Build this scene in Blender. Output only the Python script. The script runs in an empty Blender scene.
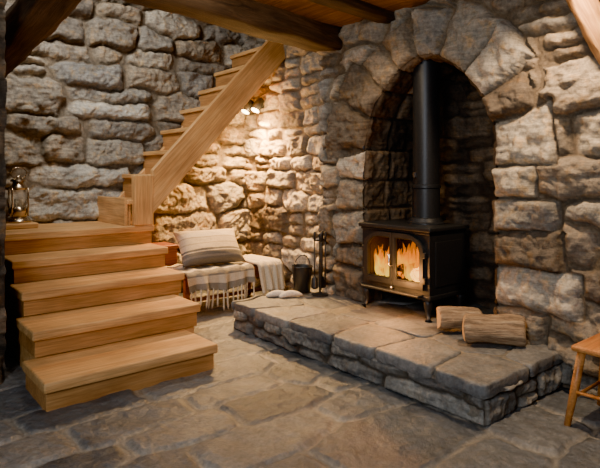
import bpy, bmesh, math, random
import numpy as np
from mathutils import Vector, Matrix
K=1.4
rng=np.random.RandomState(7); random.seed(7)
scn=bpy.context.scene
scn.view_settings.look='AgX - Punchy'
scn.view_settings.exposure=.27

# ---------------- node helpers ----------------
def new_mat(name):
    m=bpy.data.materials.new(name); m.use_nodes=True
    nt=m.node_tree; nt.nodes.clear()
    out=nt.nodes.new('ShaderNodeOutputMaterial'); b=nt.nodes.new('ShaderNodeBsdfPrincipled')
    nt.links.new(b.outputs[0],out.inputs[0]); return m,nt,b,out
def N(nt,t,**kw):
    n=nt.nodes.new(t)
    for k,v in kw.items():
        if k in n.inputs: n.inputs[k].default_value=v
        else: setattr(n,k,v)
    return n
def ramp(nt,fac,stops,interp='LINEAR'):
    r=nt.nodes.new('ShaderNodeValToRGB'); r.color_ramp.interpolation=interp
    e=r.color_ramp.elements
    while len(e)<len(stops): e.new(.5)
    for i,(p,c) in enumerate(stops):
        e[i].position=p; e[i].color=(c[0],c[1],c[2],1)
    nt.links.new(fac,r.inputs[0]); return r.outputs[0]
def mix(nt,fac,a,b,mode='MIX'):
    m=nt.nodes.new('ShaderNodeMix'); m.data_type='RGBA'; m.blend_type=mode
    for s,i in ((fac,0),(a,6),(b,7)):
        if isinstance(s,(int,float)): m.inputs[i].default_value=s
        elif isinstance(s,tuple): m.inputs[i].default_value=(s[0],s[1],s[2],1)
        else: nt.links.new(s,m.inputs[i])
    return m.outputs[2]
def bump(nt,b,h,strength,dist):
    n=nt.nodes.new('ShaderNodeBump'); n.inputs['Strength'].default_value=strength; n.inputs['Distance'].default_value=dist
    nt.links.new(h,n.inputs['Height']); nt.links.new(n.outputs[0],b.inputs['Normal']); return n

def stone_mat(name,stops,mortar,rough=.85,var=.5,bs=.6,streak=.5,warmth=1.0):
    m,nt,b,o=new_mat(name)
    at=N(nt,'ShaderNodeAttribute',attribute_name='stone'); am=N(nt,'ShaderNodeAttribute',attribute_name='mort')
    tc=N(nt,'ShaderNodeTexCoord')
    sep=N(nt,'ShaderNodeSeparateColor'); nt.links.new(at.outputs['Color'],sep.inputs[0])
    base=ramp(nt,sep.outputs[0],stops)
    off=N(nt,'ShaderNodeVectorMath',operation='MULTIPLY_ADD'); nt.links.new(at.outputs['Color'],off.inputs[0]); off.inputs[1].default_value=(9,9,9); nt.links.new(tc.outputs['Object'],off.inputs[2])
    n1=N(nt,'ShaderNodeTexNoise',Scale=5.0,Detail=9.0,Roughness=.7,Distortion=.6); nt.links.new(off.outputs[0],n1.inputs['Vector'])
    n2=N(nt,'ShaderNodeTexNoise',Scale=38.0,Detail=8.0,Roughness=.7); nt.links.new(tc.outputs['Object'],n2.inputs['Vector'])
    n3=N(nt,'ShaderNodeTexNoise',Scale=13.0,Detail=5.0,Roughness=.6); nt.links.new(off.outputs[0],n3.inputs['Vector'])
    v=ramp(nt,n1.outputs[0],[(.3,(1-var,)*3),(.48,(.92,.92,.92)),(.58,(1.1,1.08,1.04)),(.72,(1+var,1+var*.95,1+var*.84))])
    c=mix(nt,1.0,base,v,'MULTIPLY')
    v2=ramp(nt,n2.outputs[0],[(.3,(.6,.6,.6)),(.7,(1.3,1.3,1.3))])
    c=mix(nt,1.0,c,v2,'MULTIPLY')
    v3=ramp(nt,n3.outputs[0],[(.52,(0,0,0)),(.68,(warmth,)*3)])
    c=mix(nt,v3,c,mix(nt,1.0,c,(1.3,1.05,.72),'MULTIPLY'))
    mp=N(nt,'ShaderNodeMapping'); mp.inputs['Scale'].default_value=(3,3,28); nt.links.new(off.outputs[0],mp.inputs[0])
    n4=N(nt,'ShaderNodeTexNoise',Scale=1.5,Detail=6.0,Roughness=.65,Distortion=.8); nt.links.new(mp.outputs[0],n4.inputs['Vector'])
    c=mix(nt,streak,c,mix(nt,1.0,c,ramp(nt,n4.outputs[0],[(.35,(.5,.5,.5)),(.65,(1.4,1.4,1.4))]),'MULTIPLY'))
    mc=mix(nt,1.0,mortar,v2,'MULTIPLY'); mc=mix(nt,1.0,mc,v,'MULTIPLY')
    c=mix(nt,am.outputs['Fac'],c,mc)
    nt.links.new(c,b.inputs['Base Color']); b.inputs['Roughness'].default_value=rough
    add=N(nt,'ShaderNodeMath',operation='MULTIPLY_ADD'); nt.links.new(n2.outputs[0],add.inputs[0]); add.inputs[1].default_value=.45; nt.links.new(n3.outputs[0],add.inputs[2])
    add2=N(nt,'ShaderNodeMath',operation='MULTIPLY_ADD'); nt.links.new(n4.outputs[0],add2.inputs[0]); add2.inputs[1].default_value=.5*streak; nt.links.new(add.outputs[0],add2.inputs[2])
    bump(nt,b,add2.outputs[0],bs,.035)
    return m
def wood_mat(name,c1,c2,c3,axis=0,rough=.5,s=1.0,bs=.15):
    m,nt,b,o=new_mat(name)
    tc=N(nt,'ShaderNodeTexCoord'); oi=N(nt,'ShaderNodeObjectInfo')
    ad=N(nt,'ShaderNodeVectorMath',operation='MULTIPLY_ADD')
    cr=N(nt,'ShaderNodeCombineXYZ')
    for i in range(3): nt.links.new(oi.outputs['Random'],cr.inputs[i])
    nt.links.new(cr.outputs[0],ad.inputs[0]); ad.inputs[1].default_value=(17,29,37); nt.links.new(tc.outputs['Object'],ad.inputs[2])
    mp=N(nt,'ShaderNodeMapping'); nt.links.new(ad.outputs[0],mp.inputs[0])
    sc=[9*s]*3; sc[axis]=.8*s; mp.inputs['Scale'].default_value=sc
    n1=N(nt,'ShaderNodeTexNoise',Scale=1.6,Detail=6.0,Roughness=.6,Distortion=1.2); nt.links.new(mp.outputs[0],n1.inputs['Vector'])
    sc2=[70*s]*3; sc2[axis]=2.5*s
    mp2=N(nt,'ShaderNodeMapping'); nt.links.new(ad.outputs[0],mp2.inputs[0]); mp2.inputs['Scale'].default_value=sc2
    n2=N(nt,'ShaderNodeTexNoise',Scale=1.5,Detail=4.0,Roughness=.6); nt.links.new(mp2.outputs[0],n2.inputs['Vector'])
    n3=N(nt,'ShaderNodeTexNoise',Scale=2.5,Detail=3.0); nt.links.new(ad.outputs[0],n3.inputs['Vector'])
    c=ramp(nt,n1.outputs[0],[(.3,c1),(.5,c2),(.7,c3)])
    c=mix(nt,1.0,c,ramp(nt,n2.outputs[0],[(.35,(.78,.74,.68)),(.6,(1.08,1.08,1.08))]),'MULTIPLY')
    c=mix(nt,1.0,c,ramp(nt,n3.outputs[0],[(.3,(.80,.77,.74)),(.7,(1.15,1.15,1.15))]),'MULTIPLY')
    nt.links.new(c,b.inputs['Base Color']); b.inputs['Roughness'].default_value=rough
    bump(nt,b,n2.outputs[0],bs,.01); return m
def plain(name,c,rough=.6,metal=0.0,ns=0,bs=.3,var=.15):
    m,nt,b,o=new_mat(name); b.inputs['Roughness'].default_value=rough; b.inputs['Metallic'].default_value=metal
    tc=N(nt,'ShaderNodeTexCoord'); n=N(nt,'ShaderNodeTexNoise',Scale=float(ns or 12),Detail=5.0); nt.links.new(tc.outputs['Object'],n.inputs['Vector'])
    cc=ramp(nt,n.outputs[0],[(.3,tuple(x*(1-var) for x in c)),(.7,tuple(x*(1+var) for x in c))])
    nt.links.new(cc,b.inputs['Base Color'])
    if ns: bump(nt,b,n.outputs[0],bs,.01)
    return m
def S(st,k): return [(p,(c[0]*k,c[1]*k,c[2]*k*.97)) for p,c in st]
STB=[(0,(.15,.125,.105)),(.2,(.28,.25,.215)),(.4,(.36,.30,.23)),(.6,(.27,.265,.26)),(.8,(.42,.37,.30)),(1,(.56,.53,.48))]
M_back=stone_mat('stone_back',S(STB,.80),(.165,.13,.09))
STR=[(0,(.14,.11,.085)),(.2,(.27,.225,.18)),(.4,(.40,.33,.25)),(.6,(.28,.27,.255)),(.8,(.46,.40,.32)),(1,(.60,.55,.48))]
M_right=stone_mat('stone_right',S(STR,.80),(.16,.12,.08))
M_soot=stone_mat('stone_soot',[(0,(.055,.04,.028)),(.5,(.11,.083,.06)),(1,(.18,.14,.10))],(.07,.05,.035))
M_floor=stone_mat('stone_floor',[(0,(.075,.086,.10)),(.4,(.12,.131,.146)),(.7,(.155,.163,.172)),(1,(.225,.218,.208))],(.30,.275,.235),rough=.38,var=.5,bs=.5,streak=.0,warmth=.3)
M_slab=stone_mat('stone_slab',[(0,(.125,.13,.137)),(.5,(.19,.192,.192)),(1,(.28,.272,.262))],(.22,.195,.155),rough=.5,var=.5,bs=.5,streak=0.,warmth=.3)
M_hface=stone_mat('stone_hearth_face',[(0,(.13,.125,.12)),(.5,(.22,.215,.20)),(1,(.33,.315,.28))],(.10,.085,.065),rough=.8,var=.45,bs=.6,warmth=.4)
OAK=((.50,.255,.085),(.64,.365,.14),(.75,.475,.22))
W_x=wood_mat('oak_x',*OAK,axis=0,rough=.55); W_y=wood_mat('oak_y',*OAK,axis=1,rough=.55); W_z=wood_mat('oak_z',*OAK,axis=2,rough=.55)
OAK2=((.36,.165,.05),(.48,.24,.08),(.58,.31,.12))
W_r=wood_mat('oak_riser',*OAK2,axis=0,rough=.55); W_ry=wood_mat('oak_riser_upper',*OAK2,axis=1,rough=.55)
W_dark=wood_mat('beam_dark',(.035,.02,.011),(.07,.042,.023),(.125,.075,.042),axis=0,rough=.8,bs=.6)
W_ceil=wood_mat('boards_ceiling',(.14,.065,.028),(.25,.125,.052),(.34,.185,.085),axis=1,rough=.7,bs=.4)
W_chair=wood_mat('chair_wood',(.42,.15,.04),(.58,.24,.07),(.68,.32,.11),axis=0,rough=.35)
W_red=wood_mat('chest_wood',(.16,.05,.025),(.26,.085,.04),(.34,.12,.06),axis=0,rough=.5)
M_iron=plain('cast_iron',(.026,.029,.034),.40,.3,60,.08)
M_iron2=plain('iron_interior',(.035,.022,.015),.8,0,20)
M_steel=plain('bright_steel',(.5,.5,.5),.3,1)
M_brass=plain('aged_brass',(.50,.40,.28),.25,1,20,.1)
M_cream=plain('cream_wool',(.60,.53,.42),.95,0,90,1.0)
M_white=plain('white_cloth',(.66,.62,.55),.9,0,60,.6)

# ---------------- mesh helpers ----------------
def mesh_obj(name,verts,faces,mats,parent=None,smooth=True,loc=(0,0,0),fm=None):
    me=bpy.data.meshes.new(name); me.from_pydata([tuple(v) for v in verts],[],[tuple(f) for f in faces]); me.update()
    for m in (mats if isinstance(mats,(list,tuple)) else [mats]): me.materials.append(m)
    if smooth: me.polygons.foreach_set('use_smooth',[True]*len(me.polygons))
    if fm is not None: me.polygons.foreach_set('material_index',fm)
    o=bpy.data.objects.new(name,me); scn.collection.objects.link(o); o.location=loc
    if parent: o.parent=parent
    return o
def group(name,loc=(0,0,0),rz=0):
    e=bpy.data.objects.new(name,None); e.location=loc; e.rotation_euler=(0,0,rz); e.empty_display_size=.1
    scn.collection.objects.link(e); return e
def box(name,x,y,z,mat,bev=.006,parent=None,rot=None):
    cx,cy,cz=[(a[0]+a[1])/2 for a in (x,y,z)]; hx,hy,hz=[(a[1]-a[0])/2 for a in (x,y,z)]
    v=[(sx*hx,sy*hy,sz*hz) for sx in(-1,1) for sy in(-1,1) for sz in(-1,1)]
    f=[(0,1,3,2),(4,6,7,5),(0,4,5,1),(2,3,7,6),(0,2,6,4),(1,5,7,3)]
    o=mesh_obj(name,v,f,mat,parent,False,(cx,cy,cz))
    if rot: o.rotation_euler=rot
    if bev:
        b=o.modifiers.new('b','BEVEL'); b.width=bev; b.segments=3; b.limit_method='ANGLE'
    return o
_T=np.random.RandomState(3).rand(256,256)
def vn(x,y,s=0):
    x=x+s*13.7; y=y+s*7.3
    xi=np.floor(x).astype(int); yi=np.floor(y).astype(int); fx=x-xi; fy=y-yi
    fx=fx*fx*(3-2*fx); fy=fy*fy*(3-2*fy)
    a=_T[xi%256,yi%256];b=_T[(xi+1)%256,yi%256];c=_T[xi%256,(yi+1)%256];d=_T[(xi+1)%256,(yi+1)%256]
    return (a*(1-fx)+b*fx)*(1-fy)+(c*(1-fx)+d*fx)*fy-.5
def fbm(x,y,s=0,o=4):
    r=0;a=1.;f=1.
    for i in range(o): r=r+a*vn(x*f,y*f,s+i*5); a*=.5; f*=2.03
    return r
def cells(u,v,w,h,rh,sw,seed,p=3.5,warp=.03,big=.12,split=.22,vj=.16):
    R=np.random.RandomState(seed); S=[]
    y=-.3
    while y<h+.3:
        H=R.uniform(*rh); x=-.5-R.rand()*.4
        while x<w+.5:
            W=R.uniform(*sw)*(.7+.6*H/rh[1])
            hh=H
            if R.rand()<split and H>rh[0]*1.3:
                S.append((x+W/2,y+H*.27,W*1.0,H*.5)); S.append((x+W/2+R.uniform(-.03,.03),y+H*.77,W*1.0,H*.5))
            else:
                if R.rand()<big: hh=H*1.5; W*=1.25
                S.append((x+W/2,y+H/2+R.uniform(-vj,vj)*H,W,hh))
            x+=W
        y+=H
    S=np.array(S)
    uw=u+warp*fbm(u*4,v*4,seed)+warp*.35*fbm(u*16,v*16,seed+2); vw=v+warp*fbm(u*4,v*4,seed+9)+warp*.35*fbm(u*16,v*16,seed+4)
    n=len(u); ids=np.zeros(n,int); e=np.zeros(n)
    lu=np.zeros(n); lv=np.zeros(n)
    for a in range(0,n,8000):
        sl=slice(a,min(n,a+8000))
        du=uw[sl,None]-S[None,:,0]; dv=vw[sl,None]-S[None,:,1]
        F=(np.abs(du/(S[:,2]/2))**p+np.abs(dv/(S[:,3]/2))**p)**(1/p)
        idx=np.argpartition(F,1,axis=1)[:,:2]
        r=np.arange(len(F)); f0=F[r,idx[:,0]]; f1=F[r,idx[:,1]]
        sw_=f1<f0; i0=np.where(sw_,idx[:,1],idx[:,0]); fa=np.minimum(f0,f1); fb=np.maximum(f0,f1)
        ids[sl]=i0; e[sl]=(fb-fa)*.5*np.minimum(S[i0,2],S[i0,3])*.5
        lu[sl]=du[r,i0]; lv[sl]=dv[r,i0]
    return ids,e,lu,lv
def relief(ids,e,lu,lv,u,v,A,m,bev,seed,tilt=.12,nz=.014,face=.5):
    R=np.random.RandomState(seed+100); n=ids.max()+2
    a=A*R.uniform(face,1.0,n); tx=R.uniform(-tilt,tilt,n); ty=R.uniform(-tilt,tilt,n); col=R.rand(n,3)
    t=np.clip((e-m)/bev,0,1); prof=np.sqrt(1-(1-t)**2)
    off=col[ids,1]*20
    nn=fbm(u*9+off,v*9+off,seed,5)*nz*2+np.abs(fbm(u*5+off,v*7-off,seed+3,3))*nz*1.8
    q=fbm(u*6-off,v*6+off,seed+12,2)*4; nn=nn+(np.abs((q%1.0)-.5)-.25)*nz*1.2
    h=prof*(a[ids]+lu*tx[ids]+lv*ty[ids]+nn)+ (1-prof)*fbm(u*12,v*12,seed+8)*.008
    mort=np.clip(1-(e-m*.4)/(m*1.2+1e-6),0,1)
    return h,col[ids],mort
def grid_mesh(name,P,nu,nv,col,mort,mat,flip,keep=None):
    i=np.arange(nu-1)[:,None]; j=np.arange(nv-1)[None,:]
    a=(i*nv+j).ravel(); b=((i+1)*nv+j).ravel(); c=((i+1)*nv+j+1).ravel(); d=(i*nv+j+1).ravel()
    F=np.stack([a,d,c,b] if flip else [a,b,c,d],1)
    if keep is not None: F=F[keep[F].all(1)]
    used=np.unique(F); rm=-np.ones(len(P),int); rm[used]=np.arange(len(used))
    F=rm[F]; P=P[used]; col=col[used]; mort=mort[used]
    me=bpy.data.meshes.new(name); me.vertices.add(len(P)); me.vertices.foreach_set('co',P.astype(np.float32).ravel())
    me.loops.add(F.size); me.loops.foreach_set('vertex_index',F.astype(np.int32).ravel())
    me.polygons.add(len(F)); me.polygons.foreach_set('loop_start',np.arange(0,F.size,4,dtype=np.int32)); 
    me.update(calc_edges=True); me.validate()
    me.polygons.foreach_set('use_smooth',[True]*len(me.polygons))
    at=me.attributes.new('stone','FLOAT_COLOR','POINT'); at.data.foreach_set('color',np.concatenate([col,np.ones((len(col),1))],1).astype(np.float32).ravel())
    am=me.attributes.new('mort','FLOAT','POINT'); am.data.foreach_set('value',mort.astype(np.float32))
    me.materials.append(mat)
    o=bpy.data.objects.new(name,me); scn.collection.objects.link(o); return o
def sheet(name,org,U,V,Nn,w,h,res,mat,rh,sw,seed,A=.05,m=.008,bev=.035,p=3.5,warp=.03,tilt=.12,nz=.014,face=.5,ring=None,edge=False,big=.12,split=.22,vj=.16):
    org,U,V,Nn=[np.array(q,float) for q in(org,U,V,Nn)]
    nu=int(w/res)+1; nv=int(h/res)+1
    gu,gv=np.meshgrid(np.linspace(0,w,nu),np.linspace(0,h,nv),indexing='ij'); u=gu.ravel(); v=gv.ravel()
    ids,e,lu,lv=cells(u,v,w,h,rh,sw,seed,p,warp,big,split,vj)
    if edge: e=np.minimum(e,np.minimum(np.minimum(u,w-u),np.minimum(v,h-v))+.004)
    keep=None
    if ring is not None:
        prof,sb,Ws=ring
        pl=np.concatenate([[0],np.cumsum(np.linalg.norm(np.diff(prof,axis=0),axis=1))])
        n=len(u); s=np.zeros(n); t=np.zeros(n); near=np.zeros((n,2))
        for a in range(0,n,8000):
            sl=slice(a,min(n,a+8000)); D=(u[sl,None]-prof[None,:,0])**2+(v[sl,None]-prof[None,:,1])**2
            k=D.argmin(1); s[sl]=pl[k]; t[sl]=np.sqrt(D[np.arange(len(k)),k]); near[sl]=prof[k]
        ul,ur=prof[0,0],prof[-1,0]; top=np.interp(u,prof[::-1,0] if prof[0,0]>prof[-1,0] else prof[:,0], prof[::-1,1] if prof[0,0]>prof[-1,0] else prof[:,1])
        inside=(u>min(ul,ur))&(u<max(ul,ur))&(v<top)
        keep=~(inside&(t>res*1.2))
        u=np.where(inside,near[:,0],u); v=np.where(inside,near[:,1],v); t=np.where(inside,0,t)
        sw2=s+.04*fbm(u*4,v*4,5)*np.clip(t*6,0,1)
        k=np.clip(np.searchsorted(sb,sw2)-1,0,len(sb)-2); Wk=Ws[k]+.04*fbm(u*5,v*5,8)
        er=np.minimum(np.minimum(sw2-sb[k],sb[k+1]-sw2),np.minimum(Wk-t+.015*fbm(u*9,v*9,6),t+.016))
        inr=t<Wk; base=ids.max()+1
        ids=np.where(inr,base+k,ids); e=np.where(inr,np.maximum(er,0),np.minimum(e,t-Wk+.0))
        lu=np.where(inr,sw2-(sb[k]+sb[k+1])/2,lu); lv=np.where(inr,t-Wk/2,lv)
    H,col,mort=relief(ids,e,lu,lv,u,v,A,m,bev,seed,tilt,nz,face)
    P=org+u[:,None]*U+v[:,None]*V+H[:,None]*Nn
    flip=np.dot(np.cross(U,V),Nn)<0
    return grid_mesh(name,P,nu,nv,col,mort,mat,flip,keep)

X,Y,Z=(1,0,0),(0,1,0),(0,0,1)
sheet('floor',(-1.6,-.8,-.012),X,Y,Z,6.0,6.9,.0145,M_floor,(.30,.50),(.38,.74),17,A=.016,m=.0115,bev=.014,p=5.0,warp=.035,tilt=.014,nz=.0055,face=.6,big=.12,split=.05,vj=.07)
sheet('wall_back',(.1*K,4.2*K,0),X,Z,(0,-1,0),2.85*K,2.75*K,.0125,M_back,(.17,.40),(.32,.88),27,A=.095,m=.011,bev=.055,p=2.8,warp=.065,nz=.026,big=.22,split=.3,tilt=.2)
Y0=.25; wy=2.84-Y0
def arch():
    pts=[]
    yl,yr,zs,rise=2.43,1.51,1.16,.54; c=(yl+yr)/2; hw=(yl-yr)/2
    for z in np.linspace(0,zs,90): pts.append((yl+.012*math.sin(z*9),z))
    for a in np.linspace(0,math.pi,160):
        ca,sa=math.cos(a),math.sin(a); pp=2/1.75
        pts.append((c+hw*math.copysign(abs(ca)**pp,ca),zs+rise*sa**pp))
    for z in np.linspace(zs,0,90): pts.append((yr,z))
    return np.array(pts)
pr=arch(); prof=np.stack([(pr[:,0]-Y0)*K,pr[:,1]*K],1)
L=np.concatenate([[0],np.cumsum(np.linalg.norm(np.diff(prof,axis=0),axis=1))]); ss=np.linspace(0,L[-1],900)
prof=np.stack([np.interp(ss,L,prof[:,0]),np.interp(ss,L,prof[:,1])],1); Ltot=L[-1]
prof=prof+np.stack([.012*fbm(ss*3,ss*0,4),.012*fbm(ss*3,ss*0+5,7)],1)
R=np.random.RandomState(5); sb=[0]
while sb[-1]<Ltot-.15: sb.append(sb[-1]+R.uniform(.19,.34))
sb[-1]=Ltot; sb=np.array(sb); Ws=np.array([R.uniform(.30,.60) if (a<1.5 or a>Ltot-1.5) else R.uniform(.34,.50) for a in sb])
sheet('wall_right',(2.6*K,Y0*K,0),Y,Z,(-1,0,0),wy*K,2.0*K,.012,M_right,(.16,.36),(.28,.68),33,A=.095,m=.012,bev=.06,p=2.9,warp=.05,nz=.024,ring=(prof,sb,Ws),big=.15,tilt=.16)
def reveal():
    ns=420; D=.56*K; nd=50
    s=np.linspace(0,Ltot,ns); ps=np.stack([np.interp(s,ss,prof[:,0]),np.interp(s,ss,prof[:,1])],1)
    tg=np.gradient(ps,axis=0); tg/=np.linalg.norm(tg,axis=1)[:,None]
    nin=np.stack([tg[:,1],-tg[:,0]],1)
    cen=np.array([(1.97-Y0)*K,.9*K])
    if np.dot(nin[10],cen-ps[10])<0: nin=-nin
    S,Dp=np.meshgrid(s,np.linspace(0,D,nd),indexing='ij'); S=S.ravel(); Dp=Dp.ravel()
    k=np.clip(np.searchsorted(sb,S+.015*fbm(S*5,Dp*5,2))-1,0,len(sb)-2)
    db=np.array([R.uniform(.24,.36) for _ in sb])[k]
    e=np.minimum(np.minimum(np.abs(S-sb[k]),np.abs(sb[k+1]-S)),np.minimum(Dp+.006,np.abs(Dp-db)))
    ids=k+(Dp>db)*len(sb)
    H,col,mort=relief(ids,e,S*0,Dp*0,S,Dp,.035,.008,.03,77,0,.018)
    i=np.repeat(np.arange(ns),nd)
    P=np.zeros((len(S),3)); P[:,0]=2.6*K-.03+Dp; P[:,1]=Y0*K+ps[i,0]+nin[i,0]*(H-.012); P[:,2]=ps[i,1]+nin[i,1]*(H-.012)
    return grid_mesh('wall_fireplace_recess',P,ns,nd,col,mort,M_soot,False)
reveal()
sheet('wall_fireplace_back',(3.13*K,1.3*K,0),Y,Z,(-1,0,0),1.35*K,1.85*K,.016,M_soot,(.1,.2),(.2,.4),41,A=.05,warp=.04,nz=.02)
sheet('wall_alcove',(2.85*K,2.78*K,0),Y,Z,(-1,0,0),1.44*K,2.75*K,.0125,M_right,(.11,.26),(.22,.50),51,A=.065,m=.010,bev=.035,warp=.045,nz=.022)
box('wall_chimney_side',(2.6*K-.01,2.85*K),(2.82*K,2.86*K),(0,2.75*K),M_right,.02)
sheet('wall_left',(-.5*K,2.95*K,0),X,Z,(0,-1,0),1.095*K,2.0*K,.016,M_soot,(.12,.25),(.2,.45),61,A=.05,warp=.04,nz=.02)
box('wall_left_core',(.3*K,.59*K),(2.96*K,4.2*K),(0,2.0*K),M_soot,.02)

# ---- hearth ----
hz=.1765*K
he=group('stone_hearth')
o=sheet('hearth_front',(1.950*K,1.19*K,0),Y,Z,(-1,0,0),1.80*K,hz-.055,.009,M_hface,(.12,.22),(.20,.48),75,A=.032,m=.008,bev=.018,p=4.5,warp=.025,nz=.014,edge=True,big=.3,tilt=.05); o.parent=he
o=sheet('hearth_end',(1.950*K,1.19*K,0),X,Z,(0,-1,0),.68*K,hz-.055,.009,M_hface,(.12,.22),(.20,.48),72,A=.032,m=.008,bev=.018,p=4.5,warp=.025,nz=.014,edge=True,big=.3,tilt=.05); o.parent=he
o=sheet('hearth_far_end',(1.955*K,2.99*K,0),X,Z,(0,1,0),.88*K,hz-.05,.02,M_hface,(.10,.19),(.2,.42),73,A=.04,edge=True); o.parent=he
def clip(poly,a,b,c):
    out=[]
    for i in range(len(poly)):
        p,q=poly[i],poly[(i+1)%len(poly)]; dp=a*p[0]+b*p[1]-c; dq=a*q[0]+b*q[1]-c
        if dp<=0: out.append(p)
        if dp*dq<0:
            t=dp/(dp-dq); out.append((p[0]+(q[0]-p[0])*t,p[1]+(q[1]-p[1])*t))
    return out
def hearth_top():
    x0,x1,y0,y1=1.925*K,3.13*K,1.165*K,3.01*K
    V=[];F=[];C=[];Mo=[]
    RR=np.random.RandomState(9); polys=[]
    seeds=[]
    for (xa,xb,n,ph) in ((x0,x0+.44,6,0.0),(x0+.44,x0+.98,5,.5),(x0+.98,x1,4,.2)):
        for i in range(-1,n+1):
            seeds.append(((xa+xb)/2+RR.uniform(-.07,.07), y0+(i+.5+ph*.8+RR.uniform(-.18,.18))*(y1-y0)/n))
    for i,s in enumerate(seeds):
        poly=[(x0,y0),(x1,y0),(x1,y1),(x0,y1)]
        for j,q in enumerate(seeds):
            if i==j: continue
            a,b=q[0]-s[0],q[1]-s[1]; L_=math.hypot(a,b); c=(q[0]**2+q[1]**2-s[0]**2-s[1]**2)/2-.010*L_
            poly=clip(poly,a,b,c)
            if len(poly)<3: break
        if len(poly)>=3: polys.append(poly)
    def densify(p,st=.03):
        out=[]
        for i in range(len(p)):
            a,b=p[i],p[(i+1)%len(p)]; n=max(1,int(math.dist(a,b)/st))
            for k in range(n): out.append((a[0]+(b[0]-a[0])*k/n,a[1]+(b[1]-a[1])*k/n))
        return out
    for poly in polys:
        d=np.array(densify(poly)); 
        for _ in range(1): d=(np.roll(d,1,0)+2*d+np.roll(d,-1,0))/4
        if len(d)<6: continue
        d[:,0]+=.022*fbm(d[:,0]*7,d[:,1]*7,1); d[:,1]+=.018*fbm(d[:,0]*7,d[:,1]*7,4)
        c=d.mean(0); col=RR.rand(3); dz=RR.uniform(-.006,.006); b0=len(V); n=len(d); tk=RR.uniform(.07,.09)
        rings=[(1.0,hz-tk,.010),(1.0,hz-tk+.012,0),(1.0,hz-.045,0),(1.0,hz-.012,0),(1,hz-.003,.005),(1,hz,.013),(.8,hz,0),(.55,hz,0),(.28,hz,0)]
        for (sc,z,ins) in rings:
            for k in range(n):
                v=d[k]-c; r=np.linalg.norm(v); q=c+v*sc*(1-ins/max(r,.05))
                nzv=float(fbm(np.array([q[0]*5.]),np.array([q[1]*5.]),7)[0])*.016
                side=float(fbm(np.array([q[0]*14.]),np.array([q[1]*14+z*30]),3)[0])*.018 if z<hz-.01 else 0
                q=q+v/max(r,.05)*side
                V.append((q[0],q[1],z+nzv*(1 if z>hz-.05 else 0)+dz)); C.append(col); Mo.append(0)
        for r_ in range(len(rings)-1):
            for k in range(n):
                a=b0+r_*n+k; b=b0+r_*n+(k+1)%n; F.append((a,b,b+n,a+n))
        V.append((c[0],c[1],hz+dz)); C.append(col); Mo.append(0)
        for k in range(n): F.append((b0+(len(rings)-1)*n+k,b0+(len(rings)-1)*n+(k+1)%n,len(V)-1))
    o=mesh_obj('hearth_cap_slabs',V,F,M_slab,he)
    at=o.data.attributes.new('stone','FLOAT_COLOR','POINT'); at.data.foreach_set('color',[x for c in C for x in (c[0],c[1],c[2],1)])
    o.data.attributes.new('mort','FLOAT','POINT')
    b=box('hearth_mortar_bed',(1.955*K,3.12*K),(1.20*K,2.985*K),(.02,hz-.010),M_slab,.01,he)
    am=b.data.attributes.new('mort','FLOAT','POINT'); am.data.foreach_set('value',[1.0]*8)
hearth_top()

# ---------------- stairs ----------------
st=group('wooden_staircase')
rise=.13*K
YF=[2.42,2.765,3.08,3.345,3.60]; XL=[.635,.675,.70,.71,.715]; XR=[1.475,1.57,1.635,1.655,1.675]
th=.047*K
for i in range(5):
    z=rise*(i+1); y0=YF[i]*K; yb=(YF[i+1]*K+.03) if i<4 else 4.19*K
    box(f'tread_{i+1}',(XL[i]*K,XR[i]*K),(y0,yb),(z-th,z),W_x,.012,st)
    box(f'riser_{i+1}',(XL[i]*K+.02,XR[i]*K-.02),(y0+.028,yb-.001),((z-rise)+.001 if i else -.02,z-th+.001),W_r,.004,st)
    if i: box(f'carcass_{i+1}',(XL[i]*K+.03,XR[i]*K-.03),(y0+.06,yb),(-.01,z-rise),W_x,0,st)
zl=.65*K; n=8; X1=1.50; run=.168*K; ris=.178*K
ya,yb=3.60*K,4.16*K
for i in range(n):
    x=X1*K+i*run; z=zl+ris*(i+1)
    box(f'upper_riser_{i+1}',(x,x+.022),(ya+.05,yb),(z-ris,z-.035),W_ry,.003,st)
    box(f'upper_tread_{i+1}',(x-.03,x+run+.02),(ya+.04,yb),(z-.045,z),W_y,.008,st)
def stringer(name,y0,y1,xa,xb,zb0,slope,hh):
    top0=zb0+hh
    pts=[(xa,zb0),(xb,zb0+slope*(xb-xa)),(xb,zb0+slope*(xb-xa)+hh*1.0),(xa,top0)]
    ang=math.atan(slope); c,s=math.cos(-ang),math.sin(-ang); ox,oz=xa,zb0
    v=[]
    for y in(y0,y1):
        for (x,z) in pts:
            dx,dz=x-ox,z-oz; v.append((c*dx-s*dz,y,s*dx+c*dz))
    f=[(0,1,2,3),(7,6,5,4)]+[(i,i+4,(i+1)%4+4,(i+1)%4) for i in range(4)]
    o=mesh_obj(name,v,f,W_x,st,False,(ox,0,oz)); o.rotation_euler=(0,-ang,0)
    b=o.modifiers.new('b','BEVEL'); b.width=.008; b.segments=3; return o
slope=1.06
stringer('outer_stringer',ya-.005,ya+.06,1.66*K,2.86*K,.725*K,slope,.31*K)
stringer('wall_stringer',yb-.05,yb,1.52*K,2.80*K,.56*K,slope,.16*K)
stringer('soffit',ya+.05,yb-.05,1.72*K,2.80*K,.77*K,slope,.03)
box('newel_post',(1.525*K,1.665*K),(ya-.01,ya+.075),(.65*K,1.0*K),W_z,.012,st)
box('first_riser_panel',(1.47*K,1.495*K),(ya+.05,yb),(.65*K,.84*K),W_y,.005,st)

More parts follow.
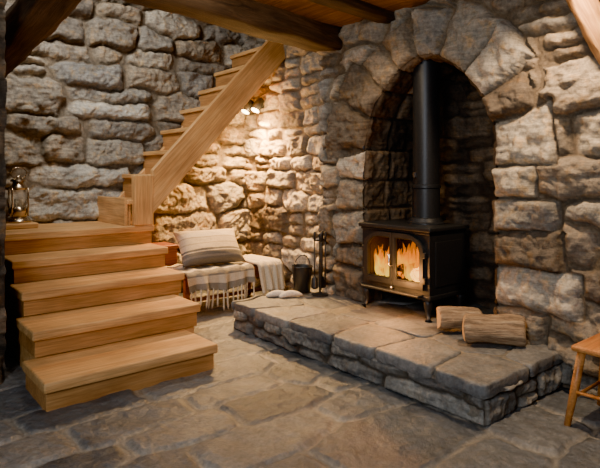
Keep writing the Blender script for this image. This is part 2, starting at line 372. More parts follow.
# ---------------- beams and ceiling ----------------
def timber(name,p0,p1,w,h,mat,seed=0,rough=.02,bow=0):
    p0=Vector(p0);p1=Vector(p1); d=p1-p0; Ln=d.length; d.normalize()
    up=Vector((0,0,1)); side=d.cross(up).normalized(); up=side.cross(d)
    n=60; V=[];F=[]; m=28
    for i in range(n+1):
        t=i/n
        for k in range(m):
            a=2*math.pi*k/m; ca,sa=math.cos(a),math.sin(a); e=.35
            x=math.copysign(abs(ca)**e,ca)*w/2; z=math.copysign(abs(sa)**e,sa)*h/2
            nn=float(fbm(np.array([t*Ln*2.2+seed]),np.array([k/m*6.0 if k<m/2 else (m-k)/m*6.0]),seed)[0])*rough*2+float(fbm(np.array([t*Ln*9+seed]),np.array([abs(k-m/2)*.9]),seed+5)[0])*rough*.5
            V.append((t*Ln,x*(1+nn/w),z*(1+nn/h)+bow*math.sin(t*math.pi)))
    for i in range(n):
        for k in range(m): F.append((i*m+k,i*m+(k+1)%m,(i+1)*m+(k+1)%m,(i+1)*m+k))
    F.append(tuple(range(m-1,-1,-1))); F.append(tuple(n*m+k for k in range(m)))
    o=mesh_obj(name,V,F,mat); o.matrix_world=Matrix.Translation(p0)@Matrix((d,side,up)).transposed().to_4x4(); return o
timber('ceiling_timber',(.2*K,2.39*K,1.975*K),(2.72*K,2.80*K,1.965*K),.25*K,.23*K,W_dark,3,.028)
timber('ceiling_timber',(.83*K,2.62*K,2.0*K),(.70*K,4.15*K,1.70*K),.19*K,.19*K,W_dark,9,.035,bow=-.03)  # leaning diagonal brace at upper left, not a ceiling beam
timber('ceiling_joist',(-.5*K,1.95*K,2.0*K),(2.75*K,2.25*K,2.0*K),.12*K,.12*K,W_dark,5)
timber('ceiling_joist',(-.5*K,1.25*K,2.0*K),(2.75*K,1.45*K,2.0*K),.12*K,.12*K,W_dark,6)
timber('ceiling_timber',(2.53*K,.93*K,1.50*K),(2.40*K,1.10*K,1.95*K),.075*K,.09*K,wood_mat('brace_wood',(.2,.1,.04),(.34,.18,.07),(.45,.26,.11),axis=0,rough=.7),8)  # short corner brace by the right wall, not a ceiling beam
cg=group('ceiling')
for i in range(20):
    x=-1.0*K+i*.255
    if x>2.7*K: break
    box(f'board_{i}',(x,x+.25),(-.5*K,2.62*K),(1.99*K,2.02*K+.01),W_ceil,.006,cg)
box('stairwell_boards',(.1*K,2.95*K),(2.55*K,4.3*K),(2.75*K,2.8*K),W_ceil,.006,cg)
box('trimmer_board',(.1*K,2.9*K),(2.60*K,2.66*K),(2.02*K,2.76*K),W_ceil,.006,cg)

# ---------------- tube ----------------
def tube_data(path,rad,m=8):
    V=[];F=[]; n=len(path); P=[Vector(p) for p in path]
    for i in range(n):
        t=(P[min(i+1,n-1)]-P[max(i-1,0)]).normalized(); a=Vector((0,0,1)) if abs(t.z)<.9 else Vector((1,0,0))
        s=t.cross(a).normalized(); u=s.cross(t)
        r=rad[i] if hasattr(rad,'__len__') else rad
        for k in range(m):
            an=2*math.pi*k/m; V.append(P[i]+s*r*math.cos(an)+u*r*math.sin(an))
    for i in range(n-1):
        for k in range(m): F.append((i*m+k,i*m+(k+1)%m,(i+1)*m+(k+1)%m,(i+1)*m+k))
    F.append(tuple(range(m-1,-1,-1))); F.append(tuple((n-1)*m+k for k in range(m)))
    return V,F
def tube(name,path,rad,mat,parent=None,m=12):
    V,F=tube_data(path,rad,m); return mesh_obj(name,V,F,mat,parent)
def lathe(name,prof,mat,parent=None,m=40,loc=(0,0,0)):
    V=[];F=[]
    for r,z in prof:
        for k in range(m): V.append((r*math.cos(2*math.pi*k/m),r*math.sin(2*math.pi*k/m),z))
    for i in range(len(prof)-1):
        for k in range(m): F.append((i*m+k,i*m+(k+1)%m,(i+1)*m+(k+1)%m,(i+1)*m+k))
    if prof[0][0]>1e-4: F.append(tuple(range(m-1,-1,-1)))
    if prof[-1][0]>1e-4: F.append(tuple((len(prof)-1)*m+k for k in range(m)))
    o=mesh_obj(name,V,F,mat,parent,True,loc); e=o.modifiers.new('e','EDGE_SPLIT'); e.split_angle=math.radians(40); return o

# ---------------- stove ----------------
sv=group('wood_burning_stove',(2.5*K,2.12*K,hz+.003),-math.pi/2)
W2=.36; D=.49; zb=.17; zt=.70
box('top_plate',(-W2-.025,W2+.025),(-.03,D+.02),(zt,zt+.035),M_iron,.01,sv)
box('top_step',(-W2-.008,W2+.008),(-.012,D),(zt-.022,zt),M_iron,.006,sv)
box('side_left',(-W2,-W2+.02),(0.02,D),(zb,zt-.02),M_iron,.004,sv)
box('side_right',(W2-.02,W2),(0.02,D),(zb,zt-.02),M_iron,.004,sv)
box('side_relief_panel',(W2-.001,W2+.008),(.07,D-.06),(zb+.09,zt-.08),M_iron,.006,sv)
box('back_plate',(-W2,W2),(D-.02,D),(zb,zt-.02),M_iron,.004,sv)
box('base_plate',(-W2-.018,W2+.018),(-.02,D+.01),(zb-.005,zb+.03),M_iron,.008,sv)
box('ash_lip',(-W2+.05,W2-.05),(-.075,0),(zb+.015,zb+.035),M_iron,.008,sv)
box('firebrick_left',(-W2+.02,-W2+.05),(.05,D-.03),(zb+.03,zt-.03),M_iron2,.003,sv)
box('firebrick_right',(W2-.05,W2-.02),(.05,D-.03),(zb+.03,zt-.03),M_iron2,.003,sv)
box('firebrick_back',(-W2+.05,W2-.05),(D-.06,D-.03),(zb+.03,zt-.03),M_iron2,.003,sv)
box('grate_floor',(-W2+.05,W2-.05),(.03,D-.05),(zb+.03,zb+.10),M_iron2,.003,sv)
def rays(cen,poly,a):
    dx,dz=math.cos(a),math.sin(a); best=None
    for i in range(len(poly)):
        p,q=poly[i],poly[(i+1)%len(poly)]; ex,ez=q[0]-p[0],q[1]-p[1]; den=dx*ez-dz*ex
        if abs(den)<1e-12: continue
        t=((p[0]-cen[0])*ez-(p[1]-cen[1])*ex)/den; s=((p[0]-cen[0])*dz-(p[1]-cen[1])*dx)/den
        if t>0 and -1e-6<=s<=1+1e-6 and (best is None or t>best): best=t
    return (cen[0]+dx*best,cen[1]+dz*best)
def frame(name,outer,inner,y0,y1,mat,parent,bev=.004):
    xs=[p[0] for p in inner];zs=[p[1] for p in inner]; cen=((min(xs)+max(xs))/2,(min(zs)+max(zs))/2)
    A=set(round(2*math.pi*k/96,5) for k in range(96))
    for p in list(outer)+list(inner): A.add(round(math.atan2(p[1]-cen[1],p[0]-cen[0])%(2*math.pi),5))
    A=sorted(A); n=len(A); O=[rays(cen,outer,a) for a in A]; I=[rays(cen,inner,a) for a in A]
    V=[(p[0],y0,p[1]) for p in O]+[(p[0],y0,p[1]) for p in I]+[(p[0],y1,p[1]) for p in O]+[(p[0],y1,p[1]) for p in I]
    F=[]
    for k in range(n):
        j=(k+1)%n
        F+=[(k,j,n+j,n+k),(2*n+k,3*n+k,3*n+j,2*n+j),(k,2*n+k,2*n+j,j),(n+k,n+j,3*n+j,3*n+k)]
    o=mesh_obj(name,V,F,mat,parent,False)
    bm=bmesh.new(); bm.from_mesh(o.data); bmesh.ops.remove_doubles(bm,verts=bm.verts,dist=1e-5); bmesh.ops.recalc_face_normals(bm,faces=bm.faces); bm.to_mesh(o.data); bm.free()
    if bev:
        b=o.modifiers.new('b','BEVEL'); b.width=bev; b.segments=2; b.limit_method='ANGLE'; b.angle_limit=math.radians(50)
    return o
def doorshape(x0,x1,z0,z1,side,r,rz):
    p=[(x0,z0),(x1,z0)]
    if side>0:
        for k in range(13):
            a=math.pi/2*k/12; p.append((x1-r+r*math.cos(a),z1-rz+rz*math.sin(a)))
        p.append((x0,z1))
    else:
        p.append((x1,z1))
        for k in range(13):
            a=math.pi/2+math.pi/2*k/12; p.append((x0+r+r*math.cos(a),z1-rz+rz*math.sin(a)))
    return p
zd0,zd1=zb+.075,zt-.035
full=[(-.31,zd0),(.31,zd0)]+[(.31-.2+.2*math.cos(math.pi/2*k/12),zd1-.13+.13*math.sin(math.pi/2*k/12)) for k in range(13)]+[(-.31+.2+.2*math.cos(math.pi/2+math.pi/2*k/12),zd1-.13+.13*math.sin(math.pi/2+math.pi/2*k/12)) for k in range(13)]
frame('front_casting',[(-W2,zb+.02),(W2,zb+.02),(W2,zt-.02),(-W2,zt-.02)],full,-.0,.03,M_iron,sv)
m,nt,b,o_=new_mat('stove_glass')
tr=nt.nodes.new('ShaderNodeBsdfTransparent'); tr.inputs[0].default_value=(.97,.93,.88,1); gl=nt.nodes.new('ShaderNodeBsdfGlossy'); gl.inputs['Roughness'].default_value=.08; gl.inputs[0].default_value=(.8,.8,.8,1)
ms=nt.nodes.new('ShaderNodeMixShader'); ms.inputs[0].default_value=.02; nt.links.new(tr.outputs[0],ms.inputs[1]); nt.links.new(gl.outputs[0],ms.inputs[2]); nt.links.new(ms.outputs[0],o_.inputs[0]); M_glass=m
for sd,nm in((-1,'left'),(1,'right')):
    a,b_=(-.315,-.003) if sd<0 else (.003,.315)
    outer=doorshape(a,b_,zd0-.005,zd1+.008,sd,.2,.13)
    ia,ib=(a+.036,b_-.026) if sd<0 else (a+.026,b_-.036)
    inner=doorshape(ia,ib,zd0+.042,zd1-.030,sd,.13,.11)
    inner2=doorshape(ia+.007,ib-.007,zd0+.049,zd1-.037,sd,.12,.10)
    frame(f'door_{nm}_frame',outer,inner,-.028,.0,M_iron,sv,.006)
    frame(f'door_{nm}_bead',inner,inner2,-.018,.0,M_iron,sv,.003)
    xs=inner; mesh_obj(f'door_{nm}_glass',[(p[0],-.006,p[1]) for p in inner],[tuple(range(len(inner)))],M_glass,sv,False)
    for zz in (zd0+.07,zd1-.15):
        box(f'hinge_{nm}_{zz:.2f}',(sd*.325-.012,sd*.325+.012),(-.03,-.002),(zz-.025,zz+.025),M_iron,.006,sv)
tube('door_handle',[(.0,-.03,.40),(0,-.055,.40),(0,-.062,.415),(0,-.062,.50)],[.008,.008,.009,.010],M_steel,sv)
tube('air_control_knob',[(0,-.02,zb+.05),(0,-.045,zb+.05)],[.012,.014],M_steel,sv)
for sx in(-1,1):
    for yy,sy in((.03,-1),(D-.04,1)):
        x=sx*(W2-.04)
        V,F=tube_data([(x,yy,zb),(x+sx*.012,yy+sy*.012,zb-.05),(x+sx*.004,yy+sy*.004,zb-.10),(x+sx*.016,yy+sy*.016,zb-.15),(x+sx*.026,yy+sy*.026,.0)],[.045,.036,.022,.020,.028],16)
        mesh_obj(f'leg_{sx}_{sy}',V,F,M_iron,sv)
px,py=.08,.325
lathe('flue_pipe',[(.128,.0),(.128,.03),(.118,.035),(.116,.30),(.124,.305),(.124,.33),(.112,.335),(.112,1.75)],M_iron,sv,48,(px,py,zt+.035))
lathe('flue_collar',[(.16,0),(.16,.012),(.145,.02),(.135,.05),(.116,.055)],M_iron,sv,48,(px,py,zt+.034))
box('flue_badge',(px-.045,px-.020),(py-.124,py-.108),(zt+.43,zt+.47),M_steel,.002,sv)
# fire
m,nt,b,o_=new_mat('flame')
tc=N(nt,'ShaderNodeTexCoord'); sp=N(nt,'ShaderNodeSeparateXYZ'); nt.links.new(tc.outputs['Generated'],sp.inputs[0])
nz=N(nt,'ShaderNodeTexNoise',Scale=12.0,Detail=4.0,Distortion=1.0); mpf=N(nt,'ShaderNodeMapping'); mpf.inputs['Scale'].default_value=(1.6,1.6,.6); nt.links.new(tc.outputs['Object'],mpf.inputs[0]); nt.links.new(mpf.outputs[0],nz.inputs['Vector'])
ad=N(nt,'ShaderNodeMath',operation='MULTIPLY_ADD'); nt.links.new(nz.outputs[0],ad.inputs[0]); ad.inputs[1].default_value=1.1; nt.links.new(sp.outputs[2],ad.inputs[2])
cc=ramp(nt,ad.outputs[0],[(.6,(1,.60,.06)),(.85,(1,.36,.005)),(1.0,(.95,.22,.0))])
em=nt.nodes.new('ShaderNodeEmission'); nt.links.new(cc,em.inputs[0]); em.inputs[1].default_value=2.3
tr=nt.nodes.new('ShaderNodeBsdfTransparent'); ms=nt.nodes.new('ShaderNodeMixShader')
fr=ramp(nt,ad.outputs[0],[(.6,(.25,)*3),(.85,(.45,)*3),(1.0,(.75,)*3)])
nt.links.new(fr,ms.inputs[0]); nt.links.new(em.outputs[0],ms.inputs[1]); nt.links.new(tr.outputs[0],ms.inputs[2]); nt.links.new(ms.outputs[0],o_.inputs[0]); M_fl=m
RF=np.random.RandomState(4); V=[];F=[]
for q in range(60):
    left=q%5<2
    fx=RF.uniform(-.27,-.05) if left else RF.uniform(.0,.27); fy=RF.uniform(.08,.28)
    fh=RF.uniform(.14,.29)*(1.3 if (not left and .05<fx<.2) else 1.0)
    ph=RF.rand()*6; n=16; path=[];rad=[]; r0=RF.uniform(.020,.038)
    for i in range(n):
        t=i/(n-1); path.append((fx+.03*math.sin(t*5+ph)*t,fy+.012*math.cos(t*6+ph),zb+.11+fh*t)); rad.append(max(.0008,r0*math.sin(math.pi*min(1,.12+.88*t))**.7*(1-t*.45)*(1+.15*math.sin(t*9+ph))))
    v,f=tube_data(path,rad,10); b0=len(V); V+=v; F+=[tuple(q_+b0 for q_ in ff) for ff in f]
mesh_obj('flames',V,F,M_fl,sv)
m,nt,b,o_=new_mat('ember_log'); b.inputs['Roughness'].default_value=.9
tc=N(nt,'ShaderNodeTexCoord'); nz=N(nt,'ShaderNodeTexNoise',Scale=22.0,Detail=5.0); nt.links.new(tc.outputs['Object'],nz.inputs['Vector'])
nt.links.new(ramp(nt,nz.outputs[0],[(.4,(.02,.012,.008)),(.6,(.16,.07,.03))]),b.inputs['Base Color'])
nt.links.new(ramp(nt,nz.outputs[0],[(.5,(0,0,0)),(.62,(1,.25,.01))]),b.inputs['Emission Color']); b.inputs['Emission Strength'].default_value=2.5
for i,(a,c_) in enumerate((((-.27,.12,zb+.13),(-.03,.16,zb+.14)),((.02,.16,zb+.13),(.27,.11,zb+.14)),((-.2,.24,zb+.14),(.2,.22,zb+.15)),((-.1,.10,zb+.17),(.14,.2,zb+.21)))):
    A_=Vector(a);B_=Vector(c_); tube(f'burning_log_{i}',[A_.lerp(B_,t) for t in np.linspace(0,1,8)],[.04+.005*math.sin(k*2+i) for k in range(8)],m,sv,14)

# ---------------- logs ----------------
m,nt,b,o_=new_mat('bark'); tc=N(nt,'ShaderNodeTexCoord'); mp=N(nt,'ShaderNodeMapping'); mp.inputs['Scale'].default_value=(3,22,22); nt.links.new(tc.outputs['Object'],mp.inputs[0])
nz=N(nt,'ShaderNodeTexNoise',Scale=2.0,Detail=7.0,Roughness=.7); nt.links.new(mp.outputs[0],nz.inputs['Vector'])
nt.links.new(ramp(nt,nz.outputs[0],[(.3,(.12,.075,.045)),(.5,(.34,.235,.145)),(.7,(.56,.43,.29))]),b.inputs['Base Color']); b.inputs['Roughness'].default_value=.9; bump(nt,b,nz.outputs[0],1.0,.03); M_bark=m
m,nt,b,o_=new_mat('log_cut'); tc=N(nt,'ShaderNodeTexCoord'); ln=N(nt,'ShaderNodeVectorMath',operation='LENGTH'); mp=N(nt,'ShaderNodeMapping'); mp.inputs['Scale'].default_value=(0,1,1); nt.links.new(tc.outputs['Object'],mp.inputs[0]); nt.links.new(mp.outputs[0],ln.inputs[0])
mu=N(nt,'ShaderNodeMath',operation='MULTIPLY'); nt.links.new(ln.outputs['Value'],mu.inputs[0]); mu.inputs[1].default_value=420; si=N(nt,'ShaderNodeMath',operation='SINE'); nt.links.new(mu.outputs[0],si.inputs[0])
nt.links.new(ramp(nt,si.outputs[0],[(.0,(.42,.28,.15)),(1,(.58,.42,.24))]),b.inputs['Base Color']); b.inputs['Roughness'].default_value=.8; M_cut=m
def log(p0,p1,r,seed):
    p0=Vector(p0);p1=Vector(p1);d=p1-p0;Ln=d.length;d.normalize();s=d.cross(Vector((0,0,1))).normalized();u=s.cross(d)
    n=36;m_=48;V=[];F=[];fm=[]
    for i in range(n+1):
        t=i/n; er=1-.10*(1-min(1,min(t,1-t)*14))**2
        for k in range(m_):
            a=2*math.pi*k/m_; rr=er*r*(1+.06*math.sin(2*a+seed)+.04*math.sin(3*a+seed*2))*(1+.05*math.sin(t*4+seed))
            rr+=float(fbm(np.array([t*Ln*8+seed*3]),np.array([6+2.2*math.cos(a)+seed]),seed)[0]+fbm(np.array([t*Ln*9.]),np.array([9+4*math.sin(a)]),seed+2)[0])*.008
            V.append((t*Ln+.006*math.sin(a*2+seed),rr*math.cos(a),rr*math.sin(a)+.008*math.sin(t*3)))
    for i in range(n):
        for k in range(m_): F.append((i*m_+k,i*m_+(k+1)%m_,(i+1)*m_+(k+1)%m_,(i+1)*m_+k)); fm.append(0)
    F.append(tuple(range(m_-1,-1,-1))); F.append(tuple(n*m_+k for k in range(m_))); fm+=[1,1]
    o=mesh_obj('firewood_log',V,F,[M_bark,M_cut],fm=fm); o.data.polygons[-1].use_smooth=False; o.data.polygons[-2].use_smooth=False
    o.matrix_world=Matrix.Translation(p0)@Matrix((d,s,u)).transposed().to_4x4()
log((2.40*K,1.735*K,hz+.092),(2.555*K,1.58*K,hz+.094),.082,1)
log((2.325*K,1.53*K,hz+.100),(2.495*K,1.31*K,hz+.100),.093,4)

# ---------------- bench & textiles ----------------
bn=group('wooden_bench')
bx0,bx1,by0,by1,bz=1.80*K,2.62*K,3.40*K,3.80*K,.30*K
box('seat',(bx0,bx1),(by0,by1),(bz-.04,bz),W_red,.006,bn)
for i,(x,y) in enumerate(((bx0+.05,by0+.05),(bx1-.05,by0+.05),(bx0+.05,by1-.05),(bx1-.05,by1-.05))):
    box(f'leg_{i+1}',(x-.025,x+.025),(y-.025,y+.025),(0,bz-.04),W_red,.004,bn)
box('apron',(bx0+.07,bx1-.07),(by0+.03,by0+.05),(bz-.12,bz-.04),W_red,.003,bn)
box('stretcher',(bx0+.07,bx1-.07),(by0+.19,by0+.22),(.10,.14),W_red,.003,bn)
wc=group('wooden_chest')
box('chest_body',(1.72*K,1.98*K),(3.85*K,4.07*K),(0,.43*K),W_red,.01,wc)
box('chest_lid',(1.71*K,1.99*K),(3.84*K,4.08*K),(.43*K,.46*K),W_red,.01,wc)
def fabric(name,stripes,axis,bs=.8,scale=260.):
    m,nt,b,o_=new_mat(name); b.inputs['Roughness'].default_value=.95
    at=N(nt,'ShaderNodeUVMap'); sp=N(nt,'ShaderNodeSeparateXYZ'); nt.links.new(at.outputs[0],sp.inputs[0])
    c=ramp(nt,sp.outputs[axis],stripes,'CONSTANT')
    tc=N(nt,'ShaderNodeTexCoord'); nz=N(nt,'ShaderNodeTexNoise',Scale=scale,Detail=3.0); nt.links.new(tc.outputs['Object'],nz.inputs['Vector'])
    c=mix(nt,1.0,c,ramp(nt,nz.outputs[0],[(.3,(.6,.6,.6)),(.7,(1.25,1.25,1.25))]),'MULTIPLY')
    nt.links.new(c,b.inputs['Base Color']); bump(nt,b,nz.outputs[0],bs,.01); return m
bei=(.58,.49,.36); gr=(.24,.22,.19); cr=(.66,.58,.46); g2=(.15,.14,.13)
stp=[(0,g2),(.12,gr),(.17,g2),(.26,bei),(.29,g2),(.34,bei),(.48,(.42,.35,.25)),(.51,bei),(.66,(.42,.35,.25)),(.69,cr),(.82,bei)]
M_pil=fabric('pillow_linen',stp,1)
M_bl=fabric('woven_blanket',[(0,cr),(.10,(.3,.28,.26)),(.16,cr),(.28,gr),(.5,(.28,.26,.24)),(.56,cr),(.66,gr),(.8,cr),(.9,gr)],1)
def pillow(name,w,h,t,mat,loc,rot):
    n=28; V=[];F=[];UV=[]
    for side in(1,-1):
        for i in range(n+1):
            for j in range(n+1):
                a=i/n*2-1; b=j/n*2-1
                x=a*w/2*(1-.07*(1-b*b)**1*abs(a)**2); y=b*h/2*(1-.09*(1-a*a)*abs(b)**2)
                z=t/2*((1-a**4)*(1-b**4))**.6
                z+=.012*fbm(np.array([a*2.+3]),np.array([b*2.+side*4]),2)[0]*(1-a*a)*(1-b*b)*2
                V.append((x,y,side*z)); UV.append((i/n,j/n))
    for s in range(2):
        o0=s*(n+1)**2
        for i in range(n):
            for j in range(n):
                q=(o0+i*(n+1)+j,o0+(i+1)*(n+1)+j,o0+(i+1)*(n+1)+j+1,o0+i*(n+1)+j+1); F.append(q if s==0 else q[::-1])
    o=mesh_obj(name,V,F,mat); o.location=loc; o.rotation_euler=rot
    uv=o.data.uv_layers.new(name='UVMap')
    for l in o.data.loops: uv.data[l.index].uv=UV[l.vertex_index]
    bm=bmesh.new(); bm.from_mesh(o.data); bmesh.ops.remove_doubles(bm,verts=bm.verts,dist=1e-5); bm.to_mesh(o.data); bm.free()
    return o
pillow('striped_pillow',.72,.44,.18,M_pil,(2.13*K,3.62*K,bz+.215),(math.radians(50),0,math.radians(-6)))
def drape(name,x0,x1,yb,yf,ztop,zbot,mat,seed,amp=.012,th=.014,fr=True,frmat=None,frl=.13,nfr=24):
    g=group(name); n=60;mm=50;V=[];F=[];UV=[]
    top=yb-yf; drop=ztop-zbot; T=top+drop; rc=.03
    for i in range(n+1):
        for j in range(mm+1):
            u=i/n; s=j/mm*T; x=x0+(x1-x0)*u
            if s<top-rc: y=yb-s; z=ztop
            elif s<top+rc*.57:
                a=(s-(top-rc))/(rc*1.57)*math.pi/2; y=yf+rc-rc*math.sin(a)-.0; z=ztop-rc+rc*math.cos(a)
            else: y=yf; z=ztop-rc-(s-top-rc*.57)
            k=max(0,(s-top)/drop); wv=math.sin(u*23+seed)+.6*math.sin(u*41+seed*2)
            y-=amp*(.25+k)*(wv+1.6)*(1 if s>top else .2); z+=.006*wv*(1-k)+ .006 if s<top else 0
            x+=.012*math.sin(s*9+u*5)
            z-= k*.02*math.sin(u*9+seed)
            V.append((x,y,z)); UV.append((u,j/mm))
    for i in range(n):
        for j in range(mm): F.append((i*(mm+1)+j,(i+1)*(mm+1)+j,(i+1)*(mm+1)+j+1,i*(mm+1)+j+1))
    o=mesh_obj('cloth',V,F,mat,g); uv=o.data.uv_layers.new(name='UVMap')
    for l in o.data.loops: uv.data[l.index].uv=UV[l.vertex_index]
    so=o.modifiers.new('s','SOLIDIFY'); so.thickness=th; so.offset=0
    if fr:
        VV=[];FF=[]; RR=np.random.RandomState(seed)
        for i in range(nfr):
            e=V[int((i+.5)/nfr*n)*(mm+1)+mm]; l=frl*RR.uniform(.8,1.15); a,bq=RR.uniform(-.02,.02,2)
            path=[(e[0]+a*t*t,e[1]+bq*.4*t,e[2]+.012-l*t) for t in np.linspace(0,1,7)]
            v,f=tube_data(path,[.007,.011,.007,.010,.008,.010,.003],7); b0=len(VV); VV+=v; FF+=[tuple(q+b0 for q in ff) for ff in f]
        mesh_obj('fringe',VV,FF,frmat,g)
    return g
drape('fringed_blanket',1.82*K,2.375*K,3.78*K,3.385*K,bz+.012,.19*K,M_bl,3,amp=.018,frmat=M_cream,frl=.20,nfr=16)
drape('knitted_throw',2.41*K,2.63*K,3.74*K,3.36*K,bz+.03,.13*K,M_cream,8,amp=.026,th=.035,frmat=M_cream,frl=.08,nfr=10)

# ---------------- lantern ----------------
lx,ly,lz=.885*K,3.98*K,.65*K+.05
box('ledge_board',(.66*K,.98*K),(3.86*K,4.12*K),(.65*K+.001,lz-.001),W_x,.01)
ln=group('metal_lantern',(lx,ly,lz)); ln.scale=(1.4,1.4,1.12)
lathe('base',[(.075,0),(.08,.012),(.072,.03),(.05,.045),(.055,.06),(.062,.09),(.062,.115),(.05,.13)],M_brass,ln)
m,nt,b,o_=new_mat('lantern_glass'); b.inputs['Base Color'].default_value=(.9,.85,.75,1); b.inputs['Transmission Weight'].default_value=.85; b.inputs['Roughness'].default_value=.1; b.inputs['IOR'].default_value=1.2
lathe('glass',[(.045,.13),(.058,.17),(.058,.22),(.045,.27)],m,ln)
lathe('candle',[(.022,.12),(.022,.19),(.018,.195)],M_cream,ln)
lathe('cap',[(.055,.27),(.06,.285),(.04,.31),(.035,.33),(.05,.34),(.045,.355),(.02,.37),(.012,.385)],M_brass,ln)
for k in range(4):
    a=math.pi/4+k*math.pi/2; tube(f'guard_{k}',[(.068*math.cos(a),.068*math.sin(a),z) for z in(.05,.15,.25,.29)],.005,M_brass,ln,8)
tube('ring_handle',[(.05*math.sin(t),0,.41+.045*math.cos(t)) for t in np.linspace(-math.pi,math.pi,25)],.004,M_brass,ln,8)

# ---------------- coal bucket, tools, slippers ----------------
bk=group('coal_bucket',(2.47*K,2.93*K,hz+.006)); bk.scale=(1.15,1.15,1.15)
lathe('pail',[(.065,0),(.07,.005),(.088,.21),(.094,.215),(.09,.22),(.082,.21),(.064,.02),(.0,.02)],M_iron,bk)
tube('bail_handle',[(.09*math.cos(t),0,.2+.11*math.sin(t)) for t in np.linspace(0,math.pi,17)],.004,M_iron,bk,8)
ft=group('fireplace_tool_set',(2.49*K,2.765*K,hz+.006)); ft.scale=(1.15,1.15,1.1)
lathe('stand_base',[(.07,0),(.07,.01),(.02,.02),(.009,.03),(.009,.50),(.016,.51),(.012,.535),(0,.545)],M_iron,ft)
for k,(a,L_) in enumerate(((.4,.44),(2.4,.42),(4.2,.45),(5.4,.43))):
    cx,cy=.045*math.cos(a),.045*math.sin(a)
    tube(f'tool_{k}_rod',[(cx,cy,.50),(cx,cy,.50-L_)],.005,M_iron,ft,8)
    tube(f'tool_{k}_grip',[(cx,cy,.55),(cx,cy,.52),(cx,cy,.47)],[.008,.011,.008],M_iron,ft,10)
    if k==0: box('shovel_blade',(cx-.03,cx+.03),(cy-.004,cy+.004),(.05,.15),M_iron,.003,ft)
    if k==1: lathe('brush_head',[(.012,.0),(.028,.01),(.024,.09),(.01,.11)],M_iron,ft,20,(cx,cy,.05))
box('tool_hanger',(-.055,.055),(-.006,.006),(.47,.482),M_iron,.003,ft)
sl=group('white_slippers',(2.24*K,2.90*K,hz+.006))
for q,(dx,dy,r) in enumerate(((0,0,.2),(.085,-.075,.5))):
    V=[];F=[];n=24;mm=20
    for i in range(n+1):
        t=i/n; w=.045*math.sin(math.pi*(.04+.92*t))**.5*(1.1-.25*math.sin(math.pi*t*1.3)); h=.07*(math.sin(math.pi*(.05+.9*t)))**.6*(1-.25*t)
        for k in range(mm):
            a=2*math.pi*k/mm; V.append(((t-.5)*.24,w*math.cos(a),max(0,h*.5+h*.5*math.sin(a))))
    for i in range(n):
        for k in range(mm): F.append((i*mm+k,i*mm+(k+1)%mm,(i+1)*mm+(k+1)%mm,(i+1)*mm+k))
    F.append(tuple(range(mm-1,-1,-1)));F.append(tuple(n*mm+k for k in range(mm)))
    o=mesh_obj(f'slipper_{q+1}',V,F,M_white,sl,loc=(dx,dy,0)); o.rotation_euler=(0,0,-.7+r)

# ---------------- chair ----------------
ch=group('wooden_chair',(2.36*K,.82*K,0))
sh=.15*K; sz=.325*K
o=box('seat',(-sh,sh),(-sh,sh),(sz-.035,sz),W_chair,.015,ch)
for i,(sx,sy) in enumerate(((-1,1),(1,1),(-1,-1),(1,-1))):
    tube(f'leg_{i+1}',[(sx*(sh-.045),sy*(sh-.045),sz-.03),(sx*(sh-.02),sy*(sh-.02),sz*.5),(sx*(sh+.012),sy*(sh+.012),0)],[.022,.023,.017],W_chair,ch,14)
for i,(a,c_) in enumerate((((-1,1),(1,1)),((-1,-1),(1,-1)),((-1,1),(-1,-1)),((1,1),(1,-1)))):
    tube(f'rung_{i+1}',[(a[0]*(sh-.01),a[1]*(sh-.01),.16+.04*(i>1)),(c_[0]*(sh-.01),c_[1]*(sh-.01),.16+.04*(i>1))],.010,W_chair,ch,10)
for sx in(-1,1): tube(f'back_post_{sx}',[(sx*(sh-.03),-sh+.03,sz-.01),(sx*(sh-.03),-sh-.01,sz+.2),(sx*(sh-.03),-sh-.05,sz+.42)],[.018,.016,.014],W_chair,ch,12)
box('back_rail_top',(-sh+.02,sh-.02),(-sh-.06,-sh-.035),(sz+.33,sz+.42),W_chair,.008,ch)
box('back_rail_low',(-sh+.02,sh-.02),(-sh-.03,-sh-.01),(sz+.17,sz+.22),W_chair,.008,ch)

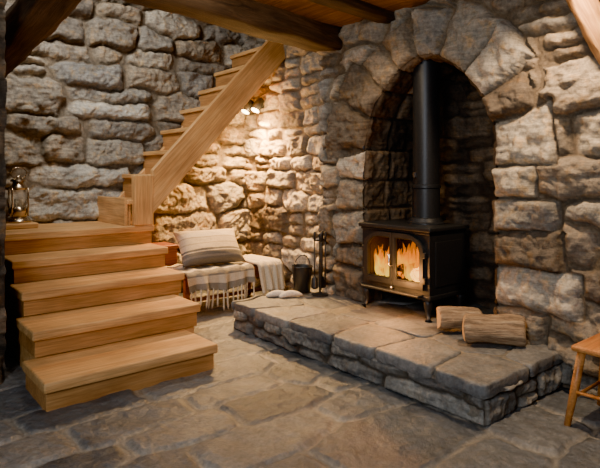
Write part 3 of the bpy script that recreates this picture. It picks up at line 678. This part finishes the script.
# ---------------- wall lamp ----------------
wl=group('wall_spotlight',(2.85*K-.06,3.93*K,1.60*K))
m_,nt,b,o_=new_mat('lamp_bulb'); b.inputs['Emission Color'].default_value=(1,.7,.35,1); b.inputs['Emission Strength'].default_value=25; b.inputs['Base Color'].default_value=(1,.8,.5,1); M_bulb=m_
box('backplate',(-.005,.05),(-.06,.06),(-.02,.05),M_iron,.006,wl)
for q,yy in enumerate((.08,-.13)):
    V,F=tube_data([(-.05,yy,.07),(-.09,yy,.02),(-.14,yy,-.06)],[.046,.056,.060],20); mesh_obj(f'head_{q+1}',V,F,M_iron,wl)
    tube(f'arm_{q+1}',[(.02,yy*.5,.02),(-.04,yy,.04)],.008,M_iron,wl)
    V,F=tube_data([(-.138,yy,-.057),(-.143,yy,-.067)],[.052,.048],20); mesh_obj(f'bulb_{q+1}',V,F,M_bulb,wl)

# ---------------- lights ----------------
def light(name,typ,loc,energy,color,size=.1,target=None,**kw):
    l=bpy.data.lights.new(name,typ); l.energy=energy; l.color=color
    if typ=='AREA': l.size=size
    else: l.shadow_soft_size=size
    for k,v in kw.items(): setattr(l,k,v)
    o=bpy.data.objects.new(name,l); scn.collection.objects.link(o); o.location=[c*K for c in loc]
    if target: o.rotation_euler=(Vector([c*K for c in target])-o.location).to_track_quat('-Z','Y').to_euler()
    return o
warm=(1,.70,.42)
light('window_daylight','AREA',(-.9,.2,1.6),115,(.84,.91,1),1.2,(1.8,2.0,.0))
light('stairwell_daylight','AREA',(.9,3.2,2.62),90,(1,.95,.87),.6,(1.3,4.2,1.3))
light('lamp_wall_spot','SPOT',(2.66,3.86,1.52),850,(1,.56,.19),.04,(2.76,3.66,.2),spot_size=math.radians(135),spot_blend=.8)
light('lamp_wall_glow','POINT',(2.63,3.76,1.42),70,(1,.56,.19),.05)
light('fire_glow','POINT',(2.36,2.05,.40),24,(1,.40,.10),.06)
light('ceiling_downlight','SPOT',(2.2,1.0,1.93),270,warm,.05,(2.6,1.15,.8),spot_size=math.radians(105),spot_blend=.9)
light('stairs_warm_fill','POINT',(1.2,1.9,1.8),40,(1,.80,.56),.08)  # unseen warm fill above the stairs, no pendant hangs here
light('hearth_warm_fill','SPOT',(2.15,2.2,1.9),62,warm,.08,(2.45,2.1,.2),spot_size=math.radians(130),spot_blend=1.0)  # unseen warm fill spot over the hearth, no downlight fitting here

w=bpy.data.worlds.new('World'); scn.world=w; w.use_nodes=True
bg=w.node_tree.nodes['Background']; bg.inputs[0].default_value=(.80,.86,1,1); bg.inputs[1].default_value=.07

cam=bpy.data.cameras.new('camera'); co=bpy.data.objects.new('camera',cam); scn.collection.objects.link(co)
co.location=(0,0,K); co.rotation_euler=(math.pi/2,0,math.radians(-39.9)); cam.sensor_width=36; cam.lens=544/600*36; cam.shift_y=-59/600
scn.camera=co
